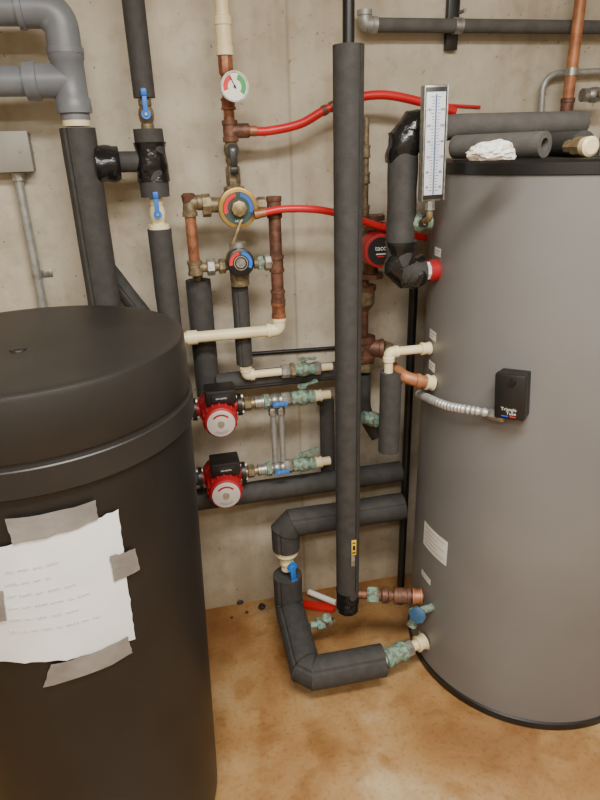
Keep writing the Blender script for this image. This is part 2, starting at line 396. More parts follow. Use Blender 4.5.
def quadpatch(C4,off,n=14,rag=0):
    (tl,tr,br,bl)=C4; v=[];f=[]
    for j in range(n+1):
        for i in range(n+1):
            s=i/n;q=j/n
            a=(tl[0]*(1-s)+tr[0]*s)*(1-q)+(bl[0]*(1-s)+br[0]*s)*q; z=(tl[1]*(1-s)+tr[1]*s)*(1-q)+(bl[1]*(1-s)+br[1]*s)*q
            if rag and (i in(0,n) or j in (0,n)): a+=random.uniform(-rag,rag)*2; z+=random.uniform(-rag,rag)
            r=BR(z)+off+ (.0012*noise.noise(Vector((a*9,z*14,3))) if rag else 0)
            v.append(Vector((BC.x+math.cos(a)*r,BC.y+math.sin(a)*r,z)))
    for j in range(n):
        for i in range(n):
            k=j*(n+1)+i; f.append((k,k+1,k+n+2,k+n+1))
    return v,f
nt_o=Vector((BC.x+.1,BC.y-.27,.6))
note=Thing('taped_note','white sheet of handwritten paper stuck on with grey duct tape','note',nt_o)
pc=[B(-28,548),B(117,508),B(134,638),B(-18,656)]
g=[(quadpatch(pc,.004,24,.0022),paper)]
tl,tr,br,bl=pc
def onp(s,q,off=.0058):
    a=(tl[0]*(1-s)+tr[0]*s)*(1-q)+(bl[0]*(1-s)+br[0]*s)*q; z=(tl[1]*(1-s)+tr[1]*s)*(1-q)+(bl[1]*(1-s)+br[1]*s)*q; r=BR(z)+off
    return Vector((BC.x+math.cos(a)*r,BC.y+math.sin(a)*r,z))
for row in range(6):
    q=.2+row*.1; s=.22; end=(.5 if row==0 else random.uniform(.4,.75))
    while s<end:
        wl=random.uniform(.03,.08); pts=[]
        k=int(wl/.006)
        for i in range(k+1): pts.append(onp(s+wl*i/k+.006*math.sin(i*2.2),q+.009*math.sin(i*1.7+row)*random.uniform(.4,1)))
        if len(pts)>2: g.append((sweep(pts,.0005,5),ink))
        s+=wl+.025
ps=note.add('paper_sheet',g,'white paper with faint pencil handwriting')
for cs in ([(6,517),(94,499),(97,518),(14,542)],[(108,555),(133,547),(138,568),(113,580)],[(52,662),(126,634),(131,651),(44,684)],[(-20,590),(4,588),(8,618),(-18,622)]):
    note.add('duct_tape_strip',[(quadpatch([B(*c) for c in cs],.0068,8,.0016),ducttape)])
# ---------------- electrical box + conduit on wall
xc=W(12,150,D)
eb=Thing('junction_box','grey steel electrical box on the concrete wall','electrical box',Vector((xc.x,D-.02,xc.z)))
ebw=.15; ebh=(W(20,132,D).z-W(20,172,D).z)
ec=Vector((W(33,150,D).x-ebw/2,D-.028,W(15,152,D).z))
eb.add('box_body',[(box(ec,ebw,.054,ebh*.96,bev=.004),boxg)]); eb.add('cover_plate',[(box(ec-Y_*.029,ebw*1.04,.004,ebh,bev=.002),boxg)])
for sx_ in(-1,1): eb.add('screw',[(lathe([(0,.004),(.003,.003)],ec-Y_*.031+X*sx_*ebw*.35,NY,12),steel)])
cx=W(18,178,D-.02); co=Thing('wall_conduit','thin galvanised conduit strapped to the concrete wall','conduit',Vector((cx.x,D-.022,0)))
co.add('conduit_tube',[(lathe([(0,.012),(ec.z-ebh/2,.012)],Vector((cx.x,D-.022,0)),Z),galv)])
co.add('conduit_connector',[(lathe([(0,.017),(.02,.017),(.022,.014)],Vector((cx.x,D-.022,ec.z-ebh/2-.022)),Z,8),steel)])
sz_=W(35,275,D-.02).z; co.add('pipe_strap',[(lathe([(-.01,.0135),(.01,.0135)],Vector((cx.x,D-.022,sz_)),Z),steel),(box(Vector((cx.x+.022,D-.003,sz_)),.035,.004,.02,bev=.001),steel),(lathe([(0,.004),(.003,.003)],Vector((cx.x+.026,D-.005,sz_)),NY,10),steel)])
# ---------------- A grey pvc + insulated drop
YA=1.70
pt=W(76,120,YA); cr_=W(72,10,YA); cr_=Vector((pt.x,YA,cr_.z)); rA=S(14,pt)
pa=Thing('grey_plastic_pipe','thick grey plastic drain pipe with elbow and tee fittings','pipe',pt)
lf=Vector((x0+.005,YA,cr_.z+.0)); 
pa.add('pipe_run',[(sweep(fillet([lf,cr_,pt],.07),rA),pvc)])
pa.add('elbow_fitting',elbow_geo(lf,cr_,pt,rA*1.08,.085,pvc,1.14))
tz2=W(60,81,YA).z; tc_=Vector((pt.x,YA,tz2))
pa.add('side_branch',[(lathe([(0,rA*.95),(abs(x0-pt.x)-.01,rA*.95)],tc_,-X),pvc)])
pa.add('tee_fitting',[(lathe([(0,rA*1.2),(.01,rA*1.22),(.03,rA*1.2),(.035,rA*1.1),(.11,rA*1.1),(.115,rA*1.2),(.14,rA*1.2)],tc_-Z*.07,Z),pvc),(lathe([(0,rA*1.1),(.07,rA*1.1),(.072,rA*1.22),(.10,rA*1.22)],tc_,-X),pvc)])
pa.add('collar',[(lathe([(0,rA*.95),(.016,rA*.95)],pt-Z*.014,Z),cream)],'cream coloured collar')
rI=S(17.5,pt); at=pt-Z*.018
ta=ipipe('thick black foam insulated vertical pipe under grey plastic fitting',[at,Vector((at.x,YA,0))],rI,lump=.02)
# ---------------- C
YC=1.72
m_=W(148,130,YC); xC=m_.x
def zc(px,py,Y): return W(px,py,Y).z
def PC(py,px=148): return Vector((xC,YC,zc(px,py,YC)))
ipipe('slim black foam insulated pipe dropping from the ceiling',[Vector((xC,YC,CEIL)),PC(98,143)],S(10.5,m_),core=.011,coremat=copper,ext=(0,.03))
ball_valve(PC(115,146),Z,NY,.014,bronze,blue,'brass ball valve with a blue lever on a vertical pipe',L=.07,hl=.058,hw=.015)
tt=ipipe('short black foam insulated tee between two blue valves',[PC(129,146),PC(197,151)],S(14.5,m_),core=.012,coremat=copper,ext=(.02,.02),lump=.08)
zz=zc(125,162,YC); tt.add('branch_insulation',[(sweep([Vector((xC,YC,zz)),Vector((at.x+rI*.9,YC-.01,zz))],S(10,m_),24,.06),insul)])
bx=W(107,163,YC).x; 
tt.add('tape_wrap',[(sweep([Vector((bx-.025,YC-.02,zz)),Vector((bx+.032,YC-.015,zz))],S(17,m_),36,.3,step=.004,nf=32),tape)],'shiny black tape wrap')
tt.add('tape_band',[(sweep([Vector((xC,YC,zz-.05)),Vector((xC,YC,zz+.045))],S(15.6,m_),36,.16,step=.005,nf=32),tape)],'shiny black tape wrap')
ball_valve(PC(214,154),Z,NY,.015,cream,blue,'white plastic ball valve with a blue lever',L=.08,hl=.058,hw=.015)
zb_=PC(229,156)
t3=ipipe('black foam insulated pipe below a blue valve',[zb_,Vector((xC,YC,.95)),Vector((xC-.07,YC,.85)),Vector((xC-.07,YC,0))],S(12.5,m_),core=.013,coremat=cream,ext=(.02,0))
t3.add('collar',[(lathe([(0,S(11,m_)),(.012,S(11,m_))],zb_,Z),cream)],'cream collar')
sl=W(165,343,1.79)
ipipe('slanted black foam insulated pipe running behind the salt tank',[W(108,270,1.79),W(140,311,1.79),sl,Vector((sl.x-.02,1.79,0))],S(10,m_),lump=.03)
# ---------------- E line
YE=1.74
e0=W(228,100,YE); xE=e0.x
def PE(py,px=229,Y=YE): return Vector((xE,Y,zc(px,py,Y)))
cp_=Thing('cream_plastic_riser','cream plastic water pipe dropping from ceiling to a copper fitting','pipe',PE(60,226))
cp_.add('pipe_run',[(seg_geo(PE(45,225),Vector((xE,YE,CEIL)),S(6.5,e0),'pipe'),cream)])
cp_.add('coupling',[(seg_geo(PE(56,226),PE(16,224),S(8.5,e0),'coup'),cream)])
cc=Thing('copper_riser','copper pipe with tee above the round mixing valve','copper pipe',PE(190,236))
cc.add('pipe_run',[(seg_geo(PE(200,236),PE(56,226),S(5.5,e0),'pipe'),copper)])
cc.add('adapter',[(seg_geo(PE(75,227),PE(55,226),S(7.5,e0),'oct'),copper)])
cc.add('adapter',[(seg_geo(PE(110,230),PE(98,229),S(7.5,e0),'coup'),copper)])
cc.add('tee_fitting',[(seg_geo(PE(142,232),PE(120,231),S(8,e0),'coup'),brown),(lathe([(0,S(7,e0)),(.05,S(7,e0)),(.052,S(5,e0))],PE(131,232),X),brown)])
cc.add('lower_nut',[(seg_geo(PE(186,236),PE(166,235),S(8,e0),'oct'),bronze),(seg_geo(PE(196,236),PE(186,236),S(11,e0),'hex'),bronze)])
ball_valve(PE(150,234),Z,NY,.015,bronze,blk,'brass ball valve with black lever above mixing valve',L=.065,hl=.06,hdir=-Z,hw=.022)
# gauge
gp=W(234,87,YE-.07); gr=S(13.5,gp)
pg=Thing('pressure_gauge','round pressure gauge with white dial and red and green arcs','gauge',gp)
pg.add('gauge_stem',[(lathe([(0,.006),(.05,.006)],gp+Y_*.05,NY),brass),(box(gp+Y_*.055,.016,.016,.016),brass)])
gn=NY
pg.add('gauge_case',[(lathe([(0,gr*.9),(.003,gr),(.022,gr),(.026,gr*1.04),(.030,gr*1.04),(.030,gr*.93),(.024,gr*.92)],gp+Y_*.014,gn,36),steel)])
fc=gp-Y_*.0115
d=pg.add('dial_face',[(disc(fc,gn,gr*.93),white)])
pg.add('dial_arcs',[(arcband(fc-Y_*.002,gn,Z,gr*.5,gr*.85,-130,-20),greeni),(arcband(fc-Y_*.002,gn,Z,gr*.5,gr*.85,20,110),redi)],parent=d)
pg.add('needle',[(box(fc-Y_*.004+Z*gr*.25-X*gr*.1,.002,.001,gr*.9,X,Y_,(Z-X*.5).normalized(),0),dark),(disc(fc-Y_*.004,gn,.003),dark)])
# red hoses
def hose(pts,r,label,fit=True,rings=(.42,.46)):
    q=catmull(pts,10); t=Thing('red_hose',label,'hose',pts[0],'red plastic water hoses'); t.add('hose_tube',[(sweep(q,r,14),red)])
    if fit: 
        d=(q[1]-q[0]).normalized(); t.add('crimp_fitting',[(lathe([(0,r*1.3),(.012,r*1.3),(.013,r*1.15),(.03,r*1.15)],q[0]-d*.01,d),copper)])
        for s in rings: 
            i=int(len(q)*s); d=(q[i+1]-q[i]).normalized(); t.add('crimp_ring',[(lathe([(0,r*1.15),(.012,r*1.15)],q[i],d),brown)])
    return t
hr=S(4.5,e0)
hose([PE(131,246)+X*.05,W(268,131,YE),W(300,124,YE),W(325,110,YE),W(352,99,YE),W(385,95,YE),W(425,103,YE),W(455,112,YE)],hr,'red plastic hose curving along the wall from the copper tee')
single('thin_red_rod','thin red plastic rod against the concrete wall','rod',[(sweep([W(425,104,D-.0045),W(480,107,D-.0045)],.0045,10),red)])
# mixing valve
YM=1.70
mv=W(238,208,YM-.03); mr=S(20,mv)
mx=Thing('mixing_valve','round bronze mixing valve with gold dial and coloured temperature arcs','mixing valve',mv)
mx.add('valve_body',[(lathe([(0,mr*.7),(.02,mr*.95),(.05,mr),(.055,mr*.9)],mv+Y_*.05,NY,32),bronze),
  (sweep([mv-X*.085+Y_*.03+Z*.01,mv+X*.075+Y_*.03],.02,16),bronze),(lathe([(0,.03),(.022,.03)],mv-X*.07+Y_*.03+Z*.008,-X,8),bronze),(lathe([(0,.024),(.02,.024)],mv+X*.058+Y_*.03,X,8),bronze)])
fc=mv-Y_*.006
mx.add('dial_plate',[(lathe([(0,mr*.97),(.004,mr*.97),(.005,mr*.9)],fc,NY,36),gold)])
fc=fc-Y_*.0055
mx.add('dial_markings',[(disc(fc+Y_*.0005,NY,mr*.78,30,.001),M('dial_dark_green',(44,62,60),rough=.5)),(arcband(fc-Y_*.0012,NY,Z,mr*.55,mr*.74,-110,-10),M('dial_blue',(40,90,160),rough=.5)),(arcband(fc-Y_*.0012,NY,Z,mr*.55,mr*.74,10,110),redi),(text('HOT',fc-Y_*.002-X*mr*.02-Z*mr*.6,X,Z,.009),white)])
mx.add('adjusting_knob',[(lathe([(0,mr*.42),(.018,mr*.38),(.02,mr*.3)],fc,NY,8),brass)])
mx.add('lever_handle',[(box(fc-Y_*.015-Z*mr*1.1-X*.01,.01,.006,mr*1.3,(X+Z*.35).normalized(),Y_,(Z-X*-.45).normalized(),.002),brass)])
# left copper drop
lx=W(192,235,YM); rL=S(5.5,lx)
cl=Thing('copper_drop_pipe','short vertical copper pipe with bronze elbow beside mixing valve','copper pipe',Vector((lx.x,YM,zc(196,275,YM))))
tp=Vector((lx.x,YM,zc(190,203,YM))); bt=Vector((lx.x,YM,zc(195,268,YM)))
cl.add('pipe_run',[(seg_geo(tp,bt-Z*.02,rL,'pipe'),copper)])
cl.add('top_elbow',elbow_geo(bt,tp,tp+X,rL*1.15,.03,bronze)); cl.add('elbow_cap',[(lathe([(0,rL*1.1),(.02,rL*1.3),(.025,rL*.9)],tp,Z,8),brown)])
cl.add('bottom_tee',[(seg_geo(bt-Z*.02,bt+Z*.02,rL*1.4,'coup'),bronze)])
chain(cl,bt,bt+X*(W(228,265,YM).x-lx.x),[(0,1,rL*.9,bronze,'pipe','branch_nipple'),(.35,.6,rL*1.6,steel,'hex','union_nut'),(.72,.92,rL*1.5,bronze,'oct','union_nut')])
# lower mixing valve
lv=W(240,262,YM-.03); lr=S(13.5,lv)
l2=Thing('mixing_valve','small bronze mixing valve with black dial and red and blue arcs','mixing valve',lv)
l2.add('valve_body',[(lathe([(0,lr*.7),(.02,lr*1.0),(.045,lr),(.05,lr*.9)],lv+Y_*.05,NY,28),bronze),(lathe([(0,lr*.8),(.07,lr*.7)],lv+Y_*.03,-Z),bronze),(lathe([(0,lr*.7),(.05,lr*.6)],lv+Y_*.03,Z),steel)])
l2.add('dial_knob',[(lathe([(0,lr*1.02),(.018,lr*1.0),(.02,lr*.9)],lv,NY,32),blk)])
fc=lv-Y_*.0205
l2.add('dial_markings',[(arcband(fc,NY,Z,lr*.6,lr*.85,-120,-8),blue),(arcband(fc,NY,Z,lr*.6,lr*.85,8,100),redi),(disc(fc,NY,lr*.35,20,.001),steel),(arcband(fc,NY,Z,lr*.45,lr*.52,0,360,28),steel)])
# right brown pipe
rx=W(276,250,YM-.02); rR=S(6.2,rx); YR=YM-.02
cr2=Thing('brown_copper_pipe','vertical dark brown copper pipe with couplings and tee','copper pipe',Vector((rx.x,YR,zc(278,318,YR))))
ztop=zc(275,196,YR); zbot=zc(278,315,YR)
cr2.add('pipe_run',[(seg_geo(Vector((rx.x,YR,zbot)),Vector((rx.x,YR,ztop)),rR,'pipe'),brown)])
for a,b,m1 in ((196,218,brown),(255,272,brown),(290,302,brown),(302,318,copper)): cr2.add('coupling',[(seg_geo(Vector((rx.x,YR,zc(277,b,YR))),Vector((rx.x,YR,zc(276,a,YR))),rR*1.22,'coup'),m1)])
zb=zc(262,263,YR)
chain(cr2,Vector((rx.x,YR,zb)),Vector((lv.x+.04,YR,zb)),[(0,1,rR*.8,bronze,'pipe','branch_nipple'),(.25,.55,rR*1.3,steel,'oct','union_nut'),(.6,.85,rR*1.1,verd,'hex','union_nut')])
zt=zc(262,210,YR); cr2.add('top_branch',[(seg_geo(Vector((rx.x,YR,zt)),Vector((mv.x+.082,YR,zt)),rR*.9,'pipe'),brown)])
hose([W(258,214,YR-.035),W(285,209,YR-.035),W(320,210,YR-.035),W(350,217,YR-.035),W(385,228,YR-.035),W(426,238,YR-.035)],S(3.8,e0),'red plastic hose from the mixing valve passing behind insulated pipe',rings=(.52,.56))
# cream elbow pipe
k1=Vector((rx.x,YR,zbot)); k2=Vector((rx.x,YR,zc(277,330,YR))); k3=W(187,340,YR); k3.z=k2.z-.0
ck=Thing('cream_plastic_pipe','cream plastic pipe with elbow under the brown copper pipe','pipe',k3,'cream plastic pipes')
ck.add('pipe_run',[(sweep(fillet([k1,k2,k3-X*.05],.04),S(5.5,k2)),cream)]); ck.add('elbow_fitting',elbow_geo(k1,k2,k3,S(6,k2),.035,cream))
ck.add('coupling',[(lathe([(0,S(7,k2)),(.03,S(7,k2))],k3+X*.03,-X),cream)])
# left insulated drop
YL=1.76
i1=W(198,280,YL)
ipipe('black foam insulated pipe below copper drop pipe',[i1,Vector((i1.x,YL,zc(208,395,YL)))],S(12.5,i1),core=.015,coremat=bronze,ext=(.03,0))
h1=W(216,383,YL-.02); h2=W(332,375,YL-.02); h2.z=h1.z
ipipe('slim black foam insulated pipe along the wall',[h1,h2+X*.1],S(9.5,h1))
single('thin_black_conduit','thin black pipe running along the concrete wall','pipe',[(sweep([W(250,354,D-.007),W(335,348,D-.007)],.007,12),blk)])
# mid insulated drop
j1=W(239,278,YL-.04); ji=Vector((j1.x,YL-.04,zc(242,364,YL-.04)))
ipipe('slim black foam insulated pipe below small mixing valve',[j1,ji],S(8.5,j1),core=.012,coremat=brass,ext=(.02,.01))
YQ=YL-.06
ji=Vector((ji.x,YQ,ji.z)); jq=ji-Z*.03
j3=W(332,366,YQ); j3.z=jq.z
lc=Thing('cream_plastic_pipe','cream plastic elbow and pipe leading to a corroded valve','pipe',jq,'cream plastic pipes')
lc.add('elbow_fitting',elbow_geo(ji,jq,j3,S(5,jq),.02,cream))
chain(lc,jq,j3,[(.05,1,S(4,jq),cream,'pipe','pipe_run'),(.4,.5,S(7,jq),steel,'oct','union_nut'),(.5,.56,S(8,jq),bronze,'hex','union_nut'),(.78,.86,S(7,jq),steel,'oct','union_nut')])
ball_valve(jq.lerp(j3,.66),X,Z,.016,verd,verd,'corroded green copper ball valve',L=.075,hl=.04,hdir=X-Y_*.5,hw=.018)
# ---------------- pumps
YP=1.69
def pump(lc_,rmot,label,boxoff,logo,grp='circulator pumps'):
    t=Thing('circulator_pump',label,'pump',lc_,grp)
    t.add('volute_housing',[(lathe([(0,rmot*.7),(.012,rmot*1.15),(.05,rmot*1.15),(.06,rmot*.9)],lc_+Y_*.035,NY,32),redp),(seg_geo(lc_-X*.065,lc_+X*.065,.02,'pipe'),redp)])
    for s in(-1,1):
        t.add('flange',[(lathe([(0,.034),(.012,.034)],lc_+X*s*.062,X*s,24),blk),(lathe([(-.004,.007),(.018,.007)],lc_+X*s*.062+Z*.026,X*s,6),steel),(lathe([(-.004,.007),(.018,.007)],lc_+X*s*.062-Z*.026,X*s,6),steel)],'black flange with bolts')
    m0=lc_-Y_*.02
    mo=t.add('motor',[(lathe([(0,rmot*1.02),(.01,rmot*1.02),(.012,rmot*.95),(.09,rmot*.95),(.1,rmot*.9),(.103,rmot*.8)],m0,NY,36),redp)]+[(box(m0-Y_*.05+(X*math.cos(a_)+Z*math.sin(a_))*rmot*.98,.005,.07,.006,(X*math.cos(a_)+Z*math.sin(a_)),Y_,(Z*math.cos(a_)-X*math.sin(a_)),.001),redp) for a_ in [i*math.pi/8 for i in range(16)]])
    f=m0-Y_*.1035
    t.add('face_plate',[(lathe([(0,rmot*.80),(.003,rmot*.80),(.004,rmot*.74)],f,NY,32),M('face_plate_silver',(196,190,186),(210,205,200),rough=.4,metal=.2)),(lathe([(.003,rmot*.2),(.008,rmot*.18)],f,NY,16),steel),(arcband(f-Y_*.0045,NY,Z,rmot*.5,rmot*.6,-50,50),redp),(arcband(f-Y_*.0045,NY,Z,rmot*.5,rmot*.6,140,220),greyi)],parent=mo)
    bc=m0-Y_*.035+Z*(rmot+.014)+X*.008
    t.add('terminal_box',[(box(bc,.088,.075,.044,bev=.005),blackp),(box(bc-Y_*.039,.05,.003,.022,bev=.001),dark)],'black plastic wiring box')
    t.add('box_label',[(text(logo,bc-Y_*.0412,X,Z,.006),white)])
    return t
def pumpline(pyL,pyR,pump_px,pump_py,label):
    c=W(pump_px,pump_py,YP); e=W(330,pyR,YP); e.z=c.z
    pump(c,S(16.5,c),label,0,'GRUNDFOS')
    L=Thing('pump_outlet_pipe','brass and steel fittings joining pump to a corroded valve','pipe',c+X*.08,'pump outlet pipes')
    s=c+X*.076
    chain(L,s,e,[(0,.16,.013,brass,'pipe','nipple'),(.02,.10,.022,bronze,'hex','union_nut'),(.14,.24,.02,steel,'coup','adapter'),(.24,.30,.024,verd,'oct','union_nut'),(.3,.62,.013,steel,'pipe','nipple'),(.44,.54,.023,steel,'oct','union_nut'),(.54,.6,.019,brass,'hex','union_nut'),(.75,.82,.02,verd,'hex','union_nut'),(.78,1,.014,cream,'pipe','plastic_pipe'),(.82,.9,.019,cream,'coup','coupling')])
    ball_valve(s.lerp(e,.36),X,NY,.016,steel,blue,'steel ball valve with blue lever beside a red pump',L=.05,hl=.035,hw=.014)
    v=ball_valve(s.lerp(e,.68),X,Z,.019,verd,verd,'corroded green copper ball valve after a red pump',L=.07,hl=.05,hdir=X+Z*.2,hw=.02)
    Lb=Thing('pump_inlet_pipe','black pipe feeding the red pump from behind the salt tank','pipe',c-X*.13,'pump inlet pipes'); Lb.add('pipe_run',[(seg_geo(c-X*.14,c-X*.074,.022,'pipe'),insul)])
    return c,e
p1=pumpline(405,393,217,407,'red circulator pump with silver face plate and black wiring box')
p2=pumpline(475,458,222,475,'red circulator pump with silver face plate, mounted beneath another pump')
for px in (273,281):
    q=W(px,425,YP+.01)
    t=Thing('steel_riser_pipe','thin vertical steel pipe linking the two pump lines','pipe',Vector((q.x,YP,p2[0].z)),'twin steel risers')
    t.add('pipe_run',[(seg_geo(Vector((q.x,YP,p2[0].z+.02)),Vector((q.x,YP,p1[0].z-.02)),.009,'pipe'),galv)])
    t.add('nut',[(seg_geo(Vector((q.x,YP,p1[0].z-.05)),Vector((q.x,YP,p1[0].z-.025)),.014,'hex'),steel)])
# long horizontals
a=W(190,502,1.72); b=W(400,470,1.72); b.z=a.z=(a.z+b.z)/2
ipipe('long black foam insulated pipe running along the wall',[a-X*.01,b+X*.0],S(11,a),lump=.02)
a=W(285,522,1.67); b=W(402,508,1.67); zq=(a.z+b.z)/2; a.z=b.z=zq
fl=WZ(307,674,.095); fr=WZ(383,661,.095)
upipe=ipipe('black foam insulated elbow dropping to a blue lever valve',[b,a,Vector((a.x,1.67,zc(284,548,1.67)))],S(14,a),br=.028,mit=True)
vz=zc(284,562,1.67)
upipe.add('union_collar',[(seg_geo(Vector((a.x,1.67,zc(284,553,1.67))),Vector((a.x,1.67,zc(284,546,1.67))),S(12,a),'pipe'),cream)],'cream collar')
upipe.add('inner_pipe',[(seg_geo(Vector((a.x,1.67,zc(284,560,1.67))),Vector((a.x,1.67,zc(284,545,1.67))),S(6,a),'pipe'),cream)])
ball_valve(Vector((a.x,1.67,vz)),Z,(NY+X*.35),.018,cream,blue,'cream plastic ball valve with long blue lever near floor',L=.06,hl=.075,hdir=-Z+X*.05,hw=.024)
tl_=Vector((a.x,1.67,max(.17,zc(284,575,1.67)))); tb=Vector((a.x,1.67,.110))
fl=Vector((fl.x,fl.y,.095)); fr=Vector((fr.x,fr.y,.1))
lo=ipipe('thick black foam insulated pipe looping near the floor to the tank',[tl_,tb,fl,fr],S(16,fl),br=.024,lump=.03,mit=True)
pe=T(425,650,TR); pe=Vector((pe.x,pe.y,.11)); n=TN(pe)
dd=(pe-fr).normalized()
chain(lo,fr-dd*.02,pe,[(0,.98,.017,cream,'pipe','outlet_pipe'),(.15,.55,.031,verd,'coup','coupling'),(.55,.7,.027,steel,'hex','union_nut'),(.8,.98,.026,cream,'coup','coupling')])
# ---------------- H
YH=1.50
hm=W(348,330,YH); xH=hm.x
ht=Vector((xH,YH,zc(349,45,YH))); hb=Vector((xH,YH,zc(347,606,YH)))
rH=S(16,ht)
H=ipipe('tall straight black foam insulated vertical pipe from ceiling',[ht,hb],rH,lump=.012,groove=33)
H.add('upper_pipe',[(seg_geo(ht-Z*.02,Vector((xH,YH,CEIL)),S(6,ht),'pipe'),blk)],'bare dark pipe')
H.add('seam_line',[(sweep([Vector((xH+rH*.45,YH-rH*.885,ht.z-.002)),Vector((xH+rH*.45,YH-rH*.885,hb.z+.08))],.0022,8),seam)])
band(H,hb+Z*.03,Z,rH*1.02,.08)
zt0=zc(352,540,YH)
H.add('yellow_tag',[(box(Vector((xH+.008,YH-rH-.003,zt0)),.015,.002,.055,bev=.0005),yellow),(box(Vector((xH+.008,YH-rH-.0045,zt0)),.008,.001,.016,bev=0),dark),(box(Vector((xH+.008,YH-rH-.0045,zt0+.018)),.010,.001,.004,bev=0),dark),(box(Vector((xH+.008,YH-rH-.0045,zt0-.018)),.010,.001,.004,bev=0),dark)],'yellow warning tag')
H.add('tag_strap',[(box(Vector((xH+.006,YH-rH-.002,zt0-.05)),.012,.004,.04,bev=.001),steel)])
pe=T(424,590,TR); s=hb+Z*.045+X*.02; e=Vector((pe.x,pe.y,s.z+.005))
bf=Thing('brass_outlet_fitting','corroded brass fittings joining insulated pipe to the tank','pipe fitting',s)
chain(bf,s,e,[(0,1,.015,brown,'pipe','nipple'),(.2,.36,.027,verd,'hex','union_nut'),(.36,.55,.026,brown,'bulge','adapter'),(.58,.82,.028,brown,'coup','coupling'),(.84,.98,.026,orange,'coup','collar')])
dv=T(432,607,TR); n=TN(dv); 
dvt=Thing('drain_valve','blue handled boiler drain valve low on the grey tank','valve',dv)
dvt.add('valve_body',[(lathe([(0,.012),(.05,.012),(.05,.018),(.075,.018)],dv,n,16),verd),(lathe([(0,.013),(.04,.013),(.042,.016),(.05,.016)],dv+n*.055,(-Z+n*.4).normalized(),16),verd)])
hx=(n*.5-Y_*.6+Z*.35).normalized()
dvt.add('handle_wheel',[(lathe([(0,.005),(.034,.005)],dv+n*.045,hx,10),brass),(lathe([(0,.022),(.004,.026),(.009,.026),(.012,.02)],dv+n*.045+hx*.032,hx,8),M('teal_handle',(36,70,104),(60,100,130),rough=.5))])
s1=tb.lerp(fl,.40)+X*.052+Z*.01
sg=Thing('drain_spigot','corroded green brass drain spigot by the floor pipe','valve',s1)
chain(sg,s1,s1+X*.09,[(0,.6,.012,verd,'pipe','nipple'),(.25,.55,.021,verd,'oct','union_nut'),(.55,.95,.017,bronze,'bulge','outlet')])
sg.add('handle_wheel',[(lathe([(0,.004),(.03,.004)],s1+X*.055,(Z-Y_*.4).normalized(),8),brass),(lathe([(0,.016),(.006,.018),(.01,.015)],s1+X*.055+(Z-Y_*.4).normalized()*.028,(Z-Y_*.4).normalized(),8),verd)])
# floor bits
rp=WZ(318,607,.006)
single('red_plastic_handle','flat red plastic handle lying on the stained floor','handle',[(box(rp+Z*.004,.13,.035,.018,(X-Y_*.5).normalized(),(Y_+X*.5).normalized(),Z,.005),red)],origin=rp)
wp0=WZ(309,596,.012); wp1=WZ(336,607,.012)
single('white_pipe_offcut','short white plastic pipe offcut lying on the floor','pipe offcut',[(sweep([wp0+Z*.02,wp1+Z*.02],.011,14),white)])
for (px,py,r) in ((240,602,.016),(262,608,.014),(232,618,.005),(247,613,.006),(255,598,.006)):
    q=WZ(px,py,0)
    bm=bmesh.new(); bmesh.ops.create_icosphere(bm,subdivisions=2,radius=r)
    for v_ in bm.verts: v_.co*=1+.35*noise.noise(v_.co*90+q*9); v_.co.z*=.55
    zmin=min(v_.co.z for v_ in bm.verts); bm.verts.index_update()
    gv=[q+v_.co-Z*zmin for v_ in bm.verts]; gf=[tuple(v_.index for v_ in f.verts) for f in bm.faces]; bm.free()
    single('debris_lump','small dark crumb of debris on the stained floor','debris',[((gv,gf),dark)],origin=q,group='floor debris')
# ---------------- I cluster
YI=1.71
i_t=W(366,140,YI); xI=i_t.x
pi_=Thing('brass_riser_pipe','slim brass pipe rising from a red pump','pipe',Vector((xI,YI,zc(363,235,YI))))
pi_.add('pipe_run',[(seg_geo(Vector((xI,YI,zc(363,228,YI))),Vector((xI,YI,zc(365,118,YI))),S(3.2,i_t),'pipe'),bronze)])
for a,b in ((145,158),(172,184),(205,222)): pi_.add('coupling',[(seg_geo(Vector((xI,YI,zc(363,b,YI))),Vector((xI,YI,zc(363,a,YI))),S(4.8,i_t),'coup'),bronze)])
p3=W(371,247,YI); r3=S(17,p3)
t=Thing('circulator_pump','round red circulator pump with a dark lettered face badge','pump',p3,'circulator pumps')
t.add('volute_housing',[(lathe([(0,r3*.7),(.015,r3*1.0),(.05,r3),(.055,r3*.8)],p3+Y_*.03,NY,28),M('green_cast',(60,80,66),(80,98,82),rough=.6)),(seg_geo(p3-Z*.085,p3+Z*.085,.022,'pipe'),brown)])
for s in(-1,1): t.add('flange',[(lathe([(0,.038),(.014,.038)],p3+Z*s*.076,Z*s,20),brown),(lathe([(-.004,.007),(.018,.007)],p3+Z*s*.076+X*.028,Z*s,6),steel),(lathe([(-.004,.007),(.018,.007)],p3+Z*s*.076-X*.028,Z*s,6),steel)])
f=p3-Y_*.083; t.add('motor',[(lathe([(0,r3*.98),(.053,r3*.98),(.061,r3*.93),(.063,r3*.8)],p3-Y_*.02,NY,32),redp)])
t.add('terminal_box',[(box(p3-Y_*.02+Z*.04+X*.045,.05,.05,.06,bev=.004),redp)],'red wiring box')
t.add('face_badge',[(disc(f,NY,r3*.76,28,.002),dark),(text('taco',f-Y_*.0022+Z*.008,X,Z,.020),white),(box(f-Y_*.0025-Z*.008,.028,.001,.003,bev=0),white),(box(f-Y_*.0025-Z*.015,.02,.001,.003,bev=0),redi)])
ib=Thing('copper_tee_fitting','brown copper tee and union below the red pump','pipe fitting',Vector((xI,YI,zc(362,345,YI))))
zt=zc(366,348,YI); ib.add('pipe_run',[(seg_geo(Vector((xI,YI,zc(362,372,YI))),Vector((xI,YI,zc(362,278,YI))),S(5,i_t),'pipe'),brown)])
ib.add('reducer',[(lathe([(0,.016),(.02,.032),(.06,.032),(.075,.018)],Vector((xI,YI,zc(361,310,YI))),Z,20),bronze)])
